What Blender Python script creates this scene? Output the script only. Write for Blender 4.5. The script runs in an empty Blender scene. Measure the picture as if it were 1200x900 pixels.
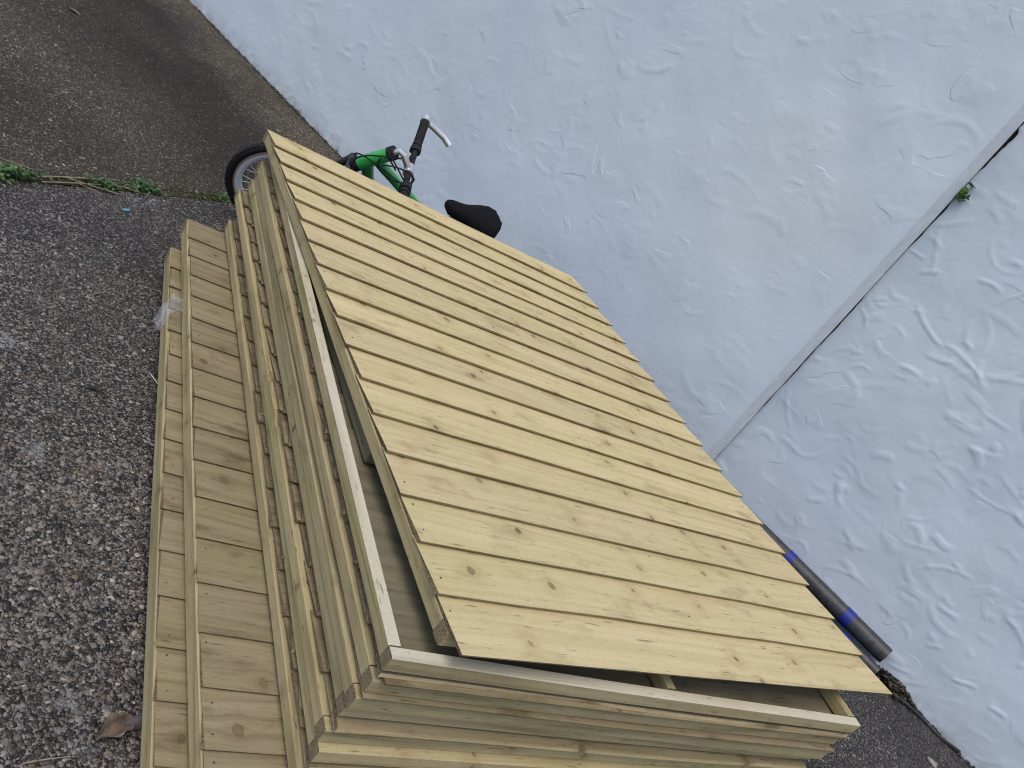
import bpy, math, random
import numpy as np
from mathutils import Vector, Matrix

random.seed(7)
rng = np.random.default_rng(7)
S = bpy.context.scene
COL = S.collection
PI = math.pi

# ------------------------------------------------------------------ camera
cam_d = bpy.data.cameras.new("camera")
cam = bpy.data.objects.new("camera", cam_d)
COL.objects.link(cam)
R = [[0.75038877, -0.34982902, 0.5608354], [0.26510962, -0.61795314, -0.74016944], [0.60550275, 0.7040977, -0.37096206]]
M = Matrix(((R[0][0], -R[1][0], -R[2][0], -0.7517),
            (R[0][1], -R[1][1], -R[2][1], -0.6131),
            (R[0][2], -R[1][2], -R[2][2], 1.2422),
            (0, 0, 0, 1)))
cam.matrix_world = M
cam_d.sensor_fit = 'HORIZONTAL'
cam_d.sensor_width = 36
cam_d.lens = 997.0 / 1200 * 36
cam_d.clip_start = 0.02
cam_d.clip_end = 500
S.camera = cam

# ------------------------------------------------------------------ sky, sun, exposure
SUN_EL = math.radians(66)
sun_dir = Vector((-0.76, -0.65, 0)).normalized() * math.cos(SUN_EL) + Vector((0, 0, math.sin(SUN_EL)))
w = bpy.data.worlds.new("World")
S.world = w
w.use_nodes = True
nt = w.node_tree
bg = nt.nodes['Background']
sky = nt.nodes.new('ShaderNodeTexSky')
sky.sky_type = 'NISHITA'
sky.sun_disc = False
sky.sun_elevation = SUN_EL
sky.sun_rotation = math.atan2(sun_dir.x, sun_dir.y)
sky.air_density = 1.0
sky.dust_density = 3.0
sky.ozone_density = 1.0
nt.links.new(sky.outputs[0], bg.inputs[0])
bg.inputs[1].default_value = 0.15
sun_l = bpy.data.lights.new("sun", 'SUN')
sun_l.energy = 0.75
sun_l.angle = math.radians(26)
sun_l.color = (1.0, 0.95, 0.86)
sun = bpy.data.objects.new("sun", sun_l)
sun.rotation_euler = sun_dir.to_track_quat('Z', 'Y').to_euler()
COL.objects.link(sun)
S.view_settings.view_transform = 'Standard'
S.view_settings.look = 'None'
S.view_settings.exposure = 0.42
S.view_settings.gamma = 1.0
S.render.engine = 'CYCLES'
S.cycles.filter_width = 1.1
S.render.resolution_x = 1024
S.render.resolution_y = 768


# ------------------------------------------------------------------ node helper
class NT:
    def __init__(s, name):
        s.m = bpy.data.materials.new(name)
        s.m.use_nodes = True
        s.t = s.m.node_tree
        s.b = s.t.nodes['Principled BSDF']

    def n(s, typ, ins=None, **kw):
        nd = s.t.nodes.new(typ)
        for k, v in kw.items():
            setattr(nd, k, v)
        if ins:
            for k, v in ins.items():
                s.set(nd.inputs[k], v)
        return nd

    def set(s, sock, v):
        if isinstance(v, bpy.types.NodeSocket):
            s.t.links.new(v, sock)
        elif isinstance(v, bpy.types.Node):
            s.t.links.new(v.outputs[0], sock)
        else:
            if sock.type == 'RGBA' and not isinstance(v, (int, float)) and len(v) == 3:
                v = (*v, 1)
            sock.default_value = v

    def math(s, op, a, b=0.0, c=0.0, clamp=False):
        nd = s.n('ShaderNodeMath', {0: a, 1: b, 2: c}, operation=op, use_clamp=clamp)
        return nd.outputs[0]

    def vm(s, op, a, b=(0, 0, 0)):
        nd = s.n('ShaderNodeVectorMath', {0: a, 1: b}, operation=op)
        return nd.outputs[1] if op in ('LENGTH', 'DISTANCE') else nd.outputs[0]

    def mix(s, f, a, b, mode='MIX'):
        nd = s.n('ShaderNodeMix', data_type='RGBA', blend_type=mode)
        s.set(nd.inputs[0], f)
        s.set(nd.inputs[6], a)
        s.set(nd.inputs[7], b)
        return nd.outputs[2]

    def mr(s, v, a, b, c=0.0, d=1.0, smooth=False):
        nd = s.n('ShaderNodeMapRange', {0: v, 1: a, 2: b, 3: c, 4: d})
        if smooth:
            nd.interpolation_type = 'SMOOTHSTEP'
        return nd.outputs[0]

    def noise(s, vec, scale, detail=3.0, rough=0.5, dist=0.0, dim='3D'):
        nd = s.n('ShaderNodeTexNoise', noise_dimensions=dim)
        s.set(nd.inputs['Vector'], vec)
        nd.inputs['Scale'].default_value = scale
        nd.inputs['Detail'].default_value = detail
        nd.inputs['Roughness'].default_value = rough
        nd.inputs['Distortion'].default_value = dist
        return nd.outputs[0]

    def ramp(s, f, stops, interp='LINEAR'):
        nd = s.n('ShaderNodeValToRGB')
        cr = nd.color_ramp
        cr.interpolation = interp
        while len(cr.elements) < len(stops):
            cr.elements.new(0.5)
        for e, (p, c) in zip(cr.elements, stops):
            e.position = p
            e.color = (*c, 1) if len(c) == 3 else c
        s.set(nd.inputs[0], f)
        return nd.outputs[0]

    def bump(s, h, dist, strength=1.0, normal=None):
        nd = s.n('ShaderNodeBump', {'Height': h, 'Distance': dist, 'Strength': strength})
        if normal is not None:
            s.set(nd.inputs['Normal'], normal)
        return nd.outputs[0]

    def out(s, color=None, rough=None, normal=None, **kw):
        if color is not None:
            s.set(s.b.inputs['Base Color'], color)
        if rough is not None:
            s.set(s.b.inputs['Roughness'], rough)
        if normal is not None:
            s.set(s.b.inputs['Normal'], normal)
        for k, v in kw.items():
            s.set(s.b.inputs[k.replace('_', ' ')], v)
        return s.m


def wood(name, pale, mid, deep, knot=(0.13, 0.085, 0.05), knots=0.5, green=0.35, bumpd=0.001, stain=0.0, GR=0.18, kr=0.0065):
    k = NT(name)
    tc = k.n('ShaderNodeTexCoord').outputs['Object']
    rnd = k.n('ShaderNodeObjectInfo').outputs['Random']
    off = k.n('ShaderNodeCombineXYZ', {0: k.math('MULTIPLY', rnd, 71.3), 1: k.math('MULTIPLY', rnd, 37.7), 2: k.math('MULTIPLY', rnd, 13.1)})
    P = k.vm('ADD', tc, off.outputs[0])
    sep = k.n('ShaderNodeSeparateXYZ', {0: P})
    x, y, z = sep.outputs
    # knots: one candidate per stretched cell
    kp = k.n('ShaderNodeCombineXYZ', {0: k.math('DIVIDE', x, 0.15), 1: k.math('DIVIDE', k.math('ADD', y, z), 0.085), 2: 0.0}).outputs[0]
    vor = k.n('ShaderNodeTexVoronoi', {'Scale': 1.0, 'Vector': kp}, voronoi_dimensions='2D')
    dl = k.vm('MULTIPLY', k.vm('SUBTRACT', kp, vor.outputs['Position']), (0.15, 0.085, 0.0))
    wob = k.noise(tc, 60, 2)
    r = k.math('MULTIPLY', k.vm('LENGTH', k.vm('MULTIPLY', dl, (1.0, 0.72, 1))), k.mr(wob, 0.2, 0.8, 0.75, 1.3))
    cs = k.n('ShaderNodeSeparateColor', {0: vor.outputs['Color']})
    gate = k.math('GREATER_THAN', cs.outputs[0], 1.0 - knots)
    rk = k.mr(cs.outputs[1], 0, 1, 0.0026, kr)
    core = k.math('MULTIPLY', gate, k.math('SUBTRACT', 1.0, k.mr(k.math('DIVIDE', r, rk), 0.75, 1.15, smooth=True)))
    ring = k.math('MULTIPLY', gate, k.math('SUBTRACT', 1.0, k.mr(k.math('ABSOLUTE', k.math('SUBTRACT', k.math('DIVIDE', r, rk), 1.05)), 0.0, 0.28, smooth=True)))
    halo = k.math('MULTIPLY', gate, k.math('SUBTRACT', 1.0, k.mr(r, 0.004, 0.034, smooth=True)))
    dy = k.n('ShaderNodeSeparateXYZ', {0: dl}).outputs[1]
    push = k.math('MULTIPLY', k.math('MULTIPLY', halo, 0.011), k.math('DIVIDE', dy, k.math('ADD', k.math('ABSOLUTE', dy), 0.004)))
    wander = k.math('MULTIPLY', k.math('SUBTRACT', k.noise(k.vm('MULTIPLY', P, (2.2, 2.0, 2.0)), 1.0, 1), 0.5), 0.05)
    yy = k.math('ADD', k.math('SUBTRACT', y, push), wander)
    g1 = k.n('ShaderNodeCombineXYZ', {0: k.math('MULTIPLY', x, 1.4), 1: k.math('MULTIPLY', yy, 105), 2: k.math('MULTIPLY', z, 105)}).outputs[0]
    fine = k.noise(g1, 1.0, 4, 0.6)
    g2 = k.n('ShaderNodeCombineXYZ', {0: k.math('MULTIPLY', x, 0.75), 1: k.math('MULTIPLY', yy, 11), 2: k.math('MULTIPLY', z, 11)}).outputs[0]
    low = k.noise(g2, 1.0, 1)
    rings = k.math('ADD', k.math('MULTIPLY', k.math('SINE', k.math('MULTIPLY', low, 42)), 0.5), 0.5)
    grain = k.math('ADD', k.math('MULTIPLY', k.math('POWER', rings, 3.0), GR), k.math('MULTIPLY', fine, 0.66))
    fine2 = k.noise(k.n('ShaderNodeCombineXYZ', {0: k.math('MULTIPLY', x, 4.0), 1: k.math('MULTIPLY', yy, 420), 2: k.math('MULTIPLY', z, 420)}).outputs[0], 1.0, 3, 0.65)
    fine = k.math('ADD', k.math('MULTIPLY', fine, 0.62), k.math('MULTIPLY', fine2, 0.38))
    fuzz = k.noise(k.vm('MULTIPLY', P, (40, 420, 420)), 1.0, 2, 0.7)
    c = k.ramp(grain, [(0.24, pale), (0.44, mid), (0.72, deep)])
    # treatment colour, per piece and in blotches
    bl = k.noise(k.vm('MULTIPLY', P, (3.5, 9, 9)), 1.0, 3)
    c = k.mix(k.math('MULTIPLY', k.mr(bl, 0.42, 0.72), green), c, k.mix(1.0, c, (0.74, 0.80, 0.58), 'MULTIPLY'))
    c = k.mix(k.mr(bl, 0.46, 0.25, 0, 0.35), c, k.mix(1.0, c, (0.86, 0.78, 0.66), 'MULTIPLY'))
    tone = k.ramp(k.math('FRACT', k.math('MULTIPLY', rnd, 17.3)), [(0, (0.91, 0.90, 0.88)), (0.35, (1, 0.98, 0.94)), (0.7, (0.95, 0.96, 0.92)), (1, (1.03, 1.01, 0.95))])
    c = k.mix(1.0, c, tone, 'MULTIPLY')
    if stain:
        st = k.noise(k.vm('MULTIPLY', P, (9, 16, 16)), 1.0, 4, 0.6)
        c = k.mix(k.mr(st, 0.56, 0.70, 0, stain), c, k.mix(1.0, c, (0.52, 0.45, 0.40), 'MULTIPLY'))
    # resin streaks and heartwood bands
    bd = k.noise(k.vm('MULTIPLY', P, (1.6, 26, 26)), 1.0, 2, 0.5)
    c = k.mix(k.mr(bd, 0.60, 0.78, 0, 0.12 + stain * 0.5), c, k.mix(1.0, c, (0.72, 0.62, 0.55), 'MULTIPLY'))
    # torn fibres and saw chips: short dark dashes along the grain
    chip = k.noise(k.vm('MULTIPLY', P, (26, 190, 190)), 1.0, 2, 0.5)
    c = k.mix(k.mr(chip, 0.655, 0.73, 0, 0.75), c, k.mix(1.0, c, (0.42, 0.36, 0.30), 'MULTIPLY'))
    c = k.mix(k.math('MULTIPLY', halo, 0.32), c, k.mix(1.0, c, (0.66, 0.56, 0.44), 'MULTIPLY'))
    c = k.mix(k.math('MULTIPLY', core, k.mr(cs.outputs[2], 0, 1, 0.35, 0.85)), c, knot)
    c = k.mix(k.math('MULTIPLY', ring, 0.55), c, (0.07, 0.045, 0.03))
    mot = k.noise(P, 230, 3, 0.7)
    c = k.mix(k.mr(mot, 0.45, 0.75, 0, 0.40), c, k.mix(1.0, c, (0.70, 0.66, 0.60), 'MULTIPLY'))
    mot2 = k.noise(P, 30, 3, 0.6)
    c = k.mix(k.mr(mot2, 0.5, 0.75, 0, 0.22), c, k.mix(1.0, c, (0.80, 0.74, 0.64), 'MULTIPLY'))
    h = k.math('ADD', k.math('MULTIPLY', fine, 0.8), k.math('ADD', k.math('MULTIPLY', fuzz, 0.5), k.math('MULTIPLY', chip, -0.3)))
    nb = k.bump(h, bumpd, 1.0)
    return k.out(c, 0.82, nb, Specular_IOR_Level=0.25)


def endgrain(name, a, b):
    k = NT(name)
    tc = k.n('ShaderNodeTexCoord').outputs['Object']
    rnd = k.n('ShaderNodeObjectInfo').outputs['Random']
    P = k.vm('ADD', tc, k.n('ShaderNodeCombineXYZ', {0: k.math('MULTIPLY', rnd, 9.0), 1: k.math('MULTIPLY', rnd, 0.4), 2: k.math('MULTIPLY', rnd, 0.3)}).outputs[0])
    n1 = k.noise(P, 160, 4, 0.7)
    arc = k.math('SINE', k.math('MULTIPLY', k.vm('LENGTH', k.vm('MULTIPLY', P, (0, 1, 1))), 1100))
    f = k.math('ADD', k.math('MULTIPLY', n1, 0.9), k.math('MULTIPLY', arc, 0.05))
    c = k.ramp(f, [(0.25, b), (0.7, a)])
    return k.out(c, 0.9, k.bump(n1, 0.0015, 1.0), Specular_IOR_Level=0.15)


MW_TOP = wood('treated_pine_face', (0.60, 0.51, 0.305), (0.54, 0.45, 0.258), (0.40, 0.32, 0.172), knots=0.46, green=0.38, GR=0.12, stain=0.5, kr=0.0056)
MW_BACK = wood('treated_pine_weathered', (0.31, 0.262, 0.168), (0.26, 0.215, 0.133), (0.17, 0.134, 0.08), knots=0.5, green=0.5, stain=0.8)
MW_GREY = wood('treated_pine_grey_back', (0.22, 0.20, 0.145), (0.175, 0.158, 0.112), (0.10, 0.09, 0.062), knots=0.4, green=0.6, stain=0.3)
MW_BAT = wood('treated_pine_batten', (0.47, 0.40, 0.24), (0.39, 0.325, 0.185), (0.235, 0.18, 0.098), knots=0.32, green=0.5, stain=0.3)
MW_PALE = wood('pale_batten_sky_sheen', (0.58, 0.545, 0.44), (0.52, 0.48, 0.375), (0.38, 0.34, 0.255), knots=0.3, green=0.2)  # pale batten tone with the sky sheen of its top put into the colour
ME_END = endgrain('board_end_grain', (0.22, 0.165, 0.098), (0.06, 0.042, 0.026))  # dark end grain, colour deepened further for shade in the gaps
ME_BEND = endgrain('batten_end_grain', (0.31, 0.25, 0.155), (0.13, 0.10, 0.06))
ME_BUT = wood('sawn_board_edge', (0.42, 0.345, 0.21), (0.33, 0.265, 0.155), (0.15, 0.112, 0.066), knots=0.5, green=0.4, bumpd=0.0015, stain=1.0)


# ------------------------------------------------------------------ object helpers
def mesh_obj(name, verts, faces, mats=(), parent=None, mi=None, smooth=False):
    me = bpy.data.meshes.new(name)
    me.from_pydata([tuple(map(float, v)) for v in verts], [], [tuple(f) for f in faces])
    for m in mats:
        me.materials.append(m)
    if mi is not None:
        me.polygons.foreach_set('material_index', mi)
    if smooth:
        me.polygons.foreach_set('use_smooth', [True] * len(me.polygons))
    me.update()
    return link(name, me, parent)


def link(name, me, parent=None):
    o = bpy.data.objects.new(name, me)
    COL.objects.link(o)
    o.parent = parent
    return o


def tag(o, label=None, cat=None, group=None, kind=None):
    if label:
        o['label'] = label
    if cat:
        o['category'] = cat
    if group:
        o['group'] = group
    if kind:
        o['kind'] = kind
    return o


def empty(name, loc=(0, 0, 0), rot=(0, 0, 0)):
    o = bpy.data.objects.new(name, None)
    o.empty_display_size = 0.1
    COL.objects.link(o)
    o.location = loc
    o.rotation_euler = rot
    return o


def fast_mesh(name, V, F, mat, parent=None, smooth=False):
    """V (n,3), F (m,k) numpy arrays of equal-sized faces"""
    me = bpy.data.meshes.new(name)
    m, kk = F.shape
    me.vertices.add(len(V))
    me.vertices.foreach_set('co', np.ascontiguousarray(V, dtype=np.float32).ravel())
    me.loops.add(m * kk)
    me.loops.foreach_set('vertex_index', np.ascontiguousarray(F, dtype=np.int32).ravel())
    me.polygons.add(m)
    me.polygons.foreach_set('loop_start', np.arange(0, m * kk, kk, dtype=np.int32))
    me.polygons.foreach_set('loop_total', np.full(m, kk, dtype=np.int32))
    if smooth:
        me.polygons.foreach_set('use_smooth', np.ones(m, dtype=bool))
    me.update(calc_edges=True)
    me.materials.append(mat)
    return link(name, me, parent)


class MB:
    """collects shapes for one mesh"""
    def __init__(s):
        s.v = []
        s.f = []

    def add(s, v, f):
        o = len(s.v)
        s.v += [tuple(p) for p in v]
        s.f += [tuple(i + o for i in q) for q in f]

    def tube(s, pts, rad, n=10, cap=True, closed=False, oval=(1, 1), up=None):
        pts = [Vector(p) for p in pts]
        rads = rad if isinstance(rad, (list, tuple)) else [rad] * len(pts)
        base = len(s.v)
        N = len(pts)
        prev = None
        for i, p in enumerate(pts):
            if closed:
                t = (pts[(i + 1) % N] - pts[i - 1]).normalized()
            else:
                t = (pts[min(i + 1, N - 1)] - pts[max(i - 1, 0)]).normalized()
            if prev is None:
                a = Vector(up) if up else Vector((0, 0, 1))
                if abs(a.dot(t)) > 0.95:
                    a = Vector((1, 0, 0))
                u = (a - t * a.dot(t)).normalized()
            else:
                u = (prev - t * prev.dot(t)).normalized()
            prev = u
            b = t.cross(u)
            for j in range(n):
                th = 2 * PI * j / n
                s.v.append(tuple(p + u * math.cos(th) * rads[i] * oval[0] + b * math.sin(th) * rads[i] * oval[1]))
        M_ = N if closed else N - 1
        for i in range(M_):
            for j in range(n):
                a0 = base + i * n + j
                a1 = base + i * n + (j + 1) % n
                b0 = base + ((i + 1) % N) * n + j
                b1 = base + ((i + 1) % N) * n + (j + 1) % n
                s.f.append((a0, a1, b1, b0))
        if cap and not closed:
            s.f.append(tuple(base + j for j in reversed(range(n))))
            s.f.append(tuple(base + (N - 1) * n + j for j in range(n)))

    def box(s, c, h, m=None):
        c = Vector(c)
        vs = []
        for sx in (-1, 1):
            for sy in (-1, 1):
                for sz in (-1, 1):
                    v = Vector((sx * h[0], sy * h[1], sz * h[2]))
                    if m is not None:
                        v = m @ v
                    vs.append(c + v)
        s.add(vs, [(0, 1, 3, 2), (4, 6, 7, 5), (0, 4, 5, 1), (2, 3, 7, 6), (0, 2, 6, 4), (1, 5, 7, 3)])

    def build(s, name, mat, parent=None, smooth=True):
        o = mesh_obj(name, s.v, s.f, [mat], parent, smooth=smooth)
        if smooth:
            try:
                o.data.set_sharp_from_angle(angle=math.radians(40))
            except Exception:
                pass
        return o


# ------------------------------------------------------------------ value noise for numpy height fields
def vnoise(x, y, seed=0):
    def h(i, j):
        v = np.sin(i * 127.1 + j * 311.7 + seed * 74.7) * 43758.5453
        return v - np.floor(v)
    xi = np.floor(x)
    yi = np.floor(y)
    fx = x - xi
    fy = y - yi
    fx = fx * fx * (3 - 2 * fx)
    fy = fy * fy * (3 - 2 * fy)
    return (h(xi, yi) * (1 - fx) + h(xi + 1, yi) * fx) * (1 - fy) + (h(xi, yi + 1) * (1 - fx) + h(xi + 1, yi + 1) * fx) * fy


def fbm(x, y, seed=0, octv=4):
    a = 0
    s = 1.0
    t = 0
    for o in range(octv):
        a = a + s * vnoise(x * 2 ** o, y * 2 ** o, seed + o)
        t += s
        s *= 0.5
    return a / t


# ------------------------------------------------------------------ the rendered house wall (wall frame: d along, n out)
B0 = Vector((0.914, 3.453, 0))
D = Vector((0.4183, -0.9083, 0)).normalized()
NRM = Vector((D.y, -D.x, 0))       # towards the driveway
EDGE = 2.372                       # where the projecting part ends
REC = 0.27                         # how far the other part is set back


def wall_pt(a, off, z):
    return B0 + D * a + NRM * off + Vector((0, 0, z))


def trowel_field(A, Z, n, amp, seed):
    """lumpy hand-trowelled render: long smears with one crisp lip"""
    r = np.random.default_rng(seed)
    da = A[0, 1] - A[0, 0]
    dz = Z[1, 0] - Z[0, 0]
    a0, a1, z0, z1 = A[0, 0], A[0, -1], Z[0, 0], Z[-1, 0]
    H = (fbm(A * 2.2, Z * 2.2, seed, 3) - 0.5) * 0.020 + (fbm(A * 7, Z * 7, seed + 9, 3) - 0.5) * 0.007 * amp
    for i in range(n):
        ca, cz = r.uniform(a0, a1), r.uniform(z0, z1)
        L = r.uniform(0.018, 0.06) * r.choice([1, 1, 1.8])
        W = r.uniform(0.012, 0.034)
        th = r.normal(0.2, 0.5) + PI * (r.random() < 0.5)
        kb = r.normal(0, 5)
        hh = r.uniform(0.0005, 0.0030) * amp * (0.35 + 1.3 * float(vnoise(np.array(ca * 3.1), np.array(cz * 3.1), seed + 3)))
        rad = L * 1.5
        i0, i1 = int((ca - rad - a0) / da), int((ca + rad - a0) / da) + 1
        j0, j1 = int((cz - rad - z0) / dz), int((cz + rad - z0) / dz) + 1
        i0 = max(i0, 0)
        j0 = max(j0, 0)
        i1 = min(i1, A.shape[1])
        j1 = min(j1, A.shape[0])
        if i1 <= i0 or j1 <= j0:
            continue
        x = A[j0:j1, i0:i1] - ca
        y = Z[j0:j1, i0:i1] - cz
        u = x * math.cos(th) + y * math.sin(th)
        v = -x * math.sin(th) + y * math.cos(th) - kb * u * u
        v = v + 0.006 * (vnoise(x * 60 + i, y * 60, seed) - 0.5)
        e = np.clip(1 - (u / L) ** 4, 0, 1)
        up = np.clip((v + W) / (W * (0.45 if i % 3 else 1.0)), 0, 1)
        up = up * up * (3 - 2 * up)
        dn = np.clip((0.008 - v) / 0.009, 0, 1)
        dn = dn * dn * (3 - 2 * dn)    # crisp drop
        H[j0:j1, i0:i1] += hh * e * up * dn
    return H


def wall_sheet(name, a0, a1, z0, z1, step, off, n, amp, seed, mat, parent, left_jag=False, edge_round=0.0):
    na = int((a1 - a0) / step)
    nz = int((z1 - z0) / step)
    a = np.linspace(a0, a1, na)
    z = np.linspace(z0, z1, nz)
    A, Z = np.meshgrid(a, z)
    H = trowel_field(A, Z, n, amp, seed)
    if edge_round:
        q = np.clip((A - (a1 - 0.05)) / 0.05, 0, 1)
        H = H * (1 - q) - edge_round * q ** 3
    if left_jag:
        q = np.clip(1 - (A - a0) / 0.03, 0, 1)
        jag = 0.0014 + 0.005 * np.clip(fbm(Z * 9, Z * 0, 5, 3) - 0.42, 0, 1) * 3 + 0.012 * np.clip((Z - 1.60) * 8, 0, 1) * np.clip(fbm(Z * 30, Z * 0, 15, 3) * 2 - 0.35, 0, 1)
        A = A + q * jag
        H = H * (1 - 0.7 * q) - 0.004 * q ** 2
    V = np.stack([B0.x + D.x * A + NRM.x * (off + H), B0.y + D.y * A + NRM.y * (off + H), Z], -1).reshape(-1, 3)
    idx = np.arange(na * nz).reshape(nz, na)
    F = np.stack([idx[:-1, :-1], idx[:-1, 1:], idx[1:, 1:], idx[1:, :-1]], -1).reshape(-1, 4)
    o = fast_mesh(name, V, F, mat, parent, True)
    return o


kw = NT('painted_render')
tc = kw.n('ShaderNodeTexCoord').outputs['Object']
n1 = kw.noise(tc, 1.6, 4)
n2 = kw.noise(tc, 22, 4, 0.6)
n3 = kw.noise(tc, 240, 3)
cw = kw.ramp(n1, [(0.3, (0.535, 0.60, 0.655)), (0.7, (0.49, 0.56, 0.65))])
cw = kw.mix(kw.mr(n2, 0.55, 0.8, 0, 0.25), cw, (0.60, 0.63, 0.66))
vs = kw.n('ShaderNodeTexVoronoi', {'Vector': tc, 'Scale': 5.5})
sp = kw.math('MULTIPLY', kw.math('LESS_THAN', vs.outputs[0], 0.016), kw.math('GREATER_THAN', kw.n('ShaderNodeSeparateColor', {0: vs.outputs['Color']}).outputs[0], 0.62))
cw = kw.mix(sp, cw, (0.06, 0.055, 0.05))
zz = kw.n('ShaderNodeSeparateXYZ', {0: tc}).outputs[2]
grime = kw.math('MULTIPLY', kw.mr(zz, 0.10, 0.0), kw.mr(kw.noise(tc, 14, 4, 0.7), 0.35, 0.7))
cw = kw.mix(kw.math('MULTIPLY', grime, 0.75), cw, (0.20, 0.19, 0.16))
ctr_ = kw.noise(kw.vm('MULTIPLY', tc, (1.0, 1.0, 1.4)), 5.0, 2, 0.45, 0.7)
ctr2 = kw.noise(tc, 15.0, 1, 0.5, 2.0)
msk = kw.mr(kw.noise(tc, 7.0, 2), 0.52, 0.66)
lip = kw.math('MULTIPLY', kw.math('ADD', kw.math('MULTIPLY', kw.mr(ctr_, 0.50, 0.53, smooth=True), 1.0), kw.math('MULTIPLY', kw.mr(ctr2, 0.56, 0.62, smooth=True), 0.12)), msk)
lipn = kw.bump(lip, 0.0013)
MWALL = kw.out(cw, 0.62, kw.bump(kw.math('ADD', n2, kw.math('MULTIPLY', n3, 0.12)), 0.0013, 1.0, lipn), Specular_IOR_Level=0.3)
MPLAIN = NT('crack_dark_mortar').out((0.05, 0.045, 0.04), 0.95)

wall = empty('house_wall', wall_pt(2.4, -0.1, 0))
tag(wall, 'lumpy hand trowelled house wall painted bluish white, with a vertical step and crack', 'wall')
wall_inv = Matrix.Translation(wall.location).inverted()
pieces = []
pieces.append(wall_sheet('projecting_wall', -1.9, EDGE, -0.05, 2.35, 0.0075, 0, 560, 0.42, 3, MWALL, None, edge_round=0.013))
pieces[-1]['label'] = 'wall section standing forward of the crack'
pieces.append(wall_sheet('recessed_wall', EDGE - 0.011, 4.5, -0.05, 2.2, 0.0058, -REC, 620, 0.80, 8, MWALL, None, left_jag=True))
pieces[-1]['label'] = 'wall section set back beyond the crack'
# the return between them
nn = 160
vv, ff = [], []
cols = [0.0, 0.03, 0.08, 0.13, 0.18, 0.23, REC - 0.003]
for i in range(nn + 1):
    z = -0.05 + 2.4 * i / nn
    for j, c in enumerate(cols):
        if j == 0:
            vv.append(wall_pt(EDGE - 0.0005, -0.0132, z))
        else:
            wob = 0.004 * (float(fbm(np.array(z * 8.0), np.array(c * 20.0), 4, 3)) - 0.5)
            vv.append(wall_pt(EDGE - 0.010 * (c / REC) + wob, -c, z))
for i in range(nn):
    for j in range(len(cols) - 1):
        a = i * len(cols) + j
        ff.append((a, a + 1, a + 1 + len(cols), a + len(cols)))
kret = NT('lightened_return_render')
_t = kret.n('ShaderNodeTexCoord').outputs['Object']
_n = kret.noise(_t, 9, 5, 0.65)
kret = kret.out(kret.ramp(_n, [(0.3, (0.76, 0.77, 0.76)), (0.7, (0.68, 0.70, 0.71))]), 0.7, kret.bump(_n, 0.012))  # colour lightened and warmed to offset the bluish shade on this face
pieces.append(mesh_obj('wall_return', vv, ff, [kret], None, smooth=True))
# solid body of the wall behind, above and beyond what the photograph shows
mb = MB()
zr = Matrix.Rotation(math.atan2(D.y, D.x), 3, 'Z')


def wbox(a0, a1, o0, o1, z0, z1):
    c = wall_pt((a0 + a1) / 2, (o0 + o1) / 2, (z0 + z1) / 2)
    mb.box(c, ((a1 - a0) / 2, abs(o1 - o0) / 2, (z1 - z0) / 2), zr)


wbox(-9.0, -1.9, 0.0, -0.5, -0.3, 3.6)
wbox(-1.9, EDGE - 0.03, 0.0, -0.5, 2.34, 3.6)
wbox(4.5, 9.0, -REC, -0.6, -0.3, 3.6)
wbox(EDGE - 0.03, 4.5, -REC, -0.6, 2.19, 3.6)
wbox(-1.9, EDGE - 0.05, -0.05, -0.5, -0.3, 2.34)
o = mb.build('wall_core', MWALL, None, smooth=False)
pieces.append(o)
mb = MB()
mb.box(wall_pt(EDGE + 0.2, -REC - 0.12, 1.0), (0.35, 0.09, 1.2), zr)
mb.box(wall_pt(3.6, -REC - 0.12, 1.0), (0.9, 0.08, 1.15), zr)
pieces.append(mb.build('crack_backing', MPLAIN, None, smooth=False))
for p in pieces:
    p.parent = wall
    p.matrix_parent_inverse = wall_inv

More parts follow.
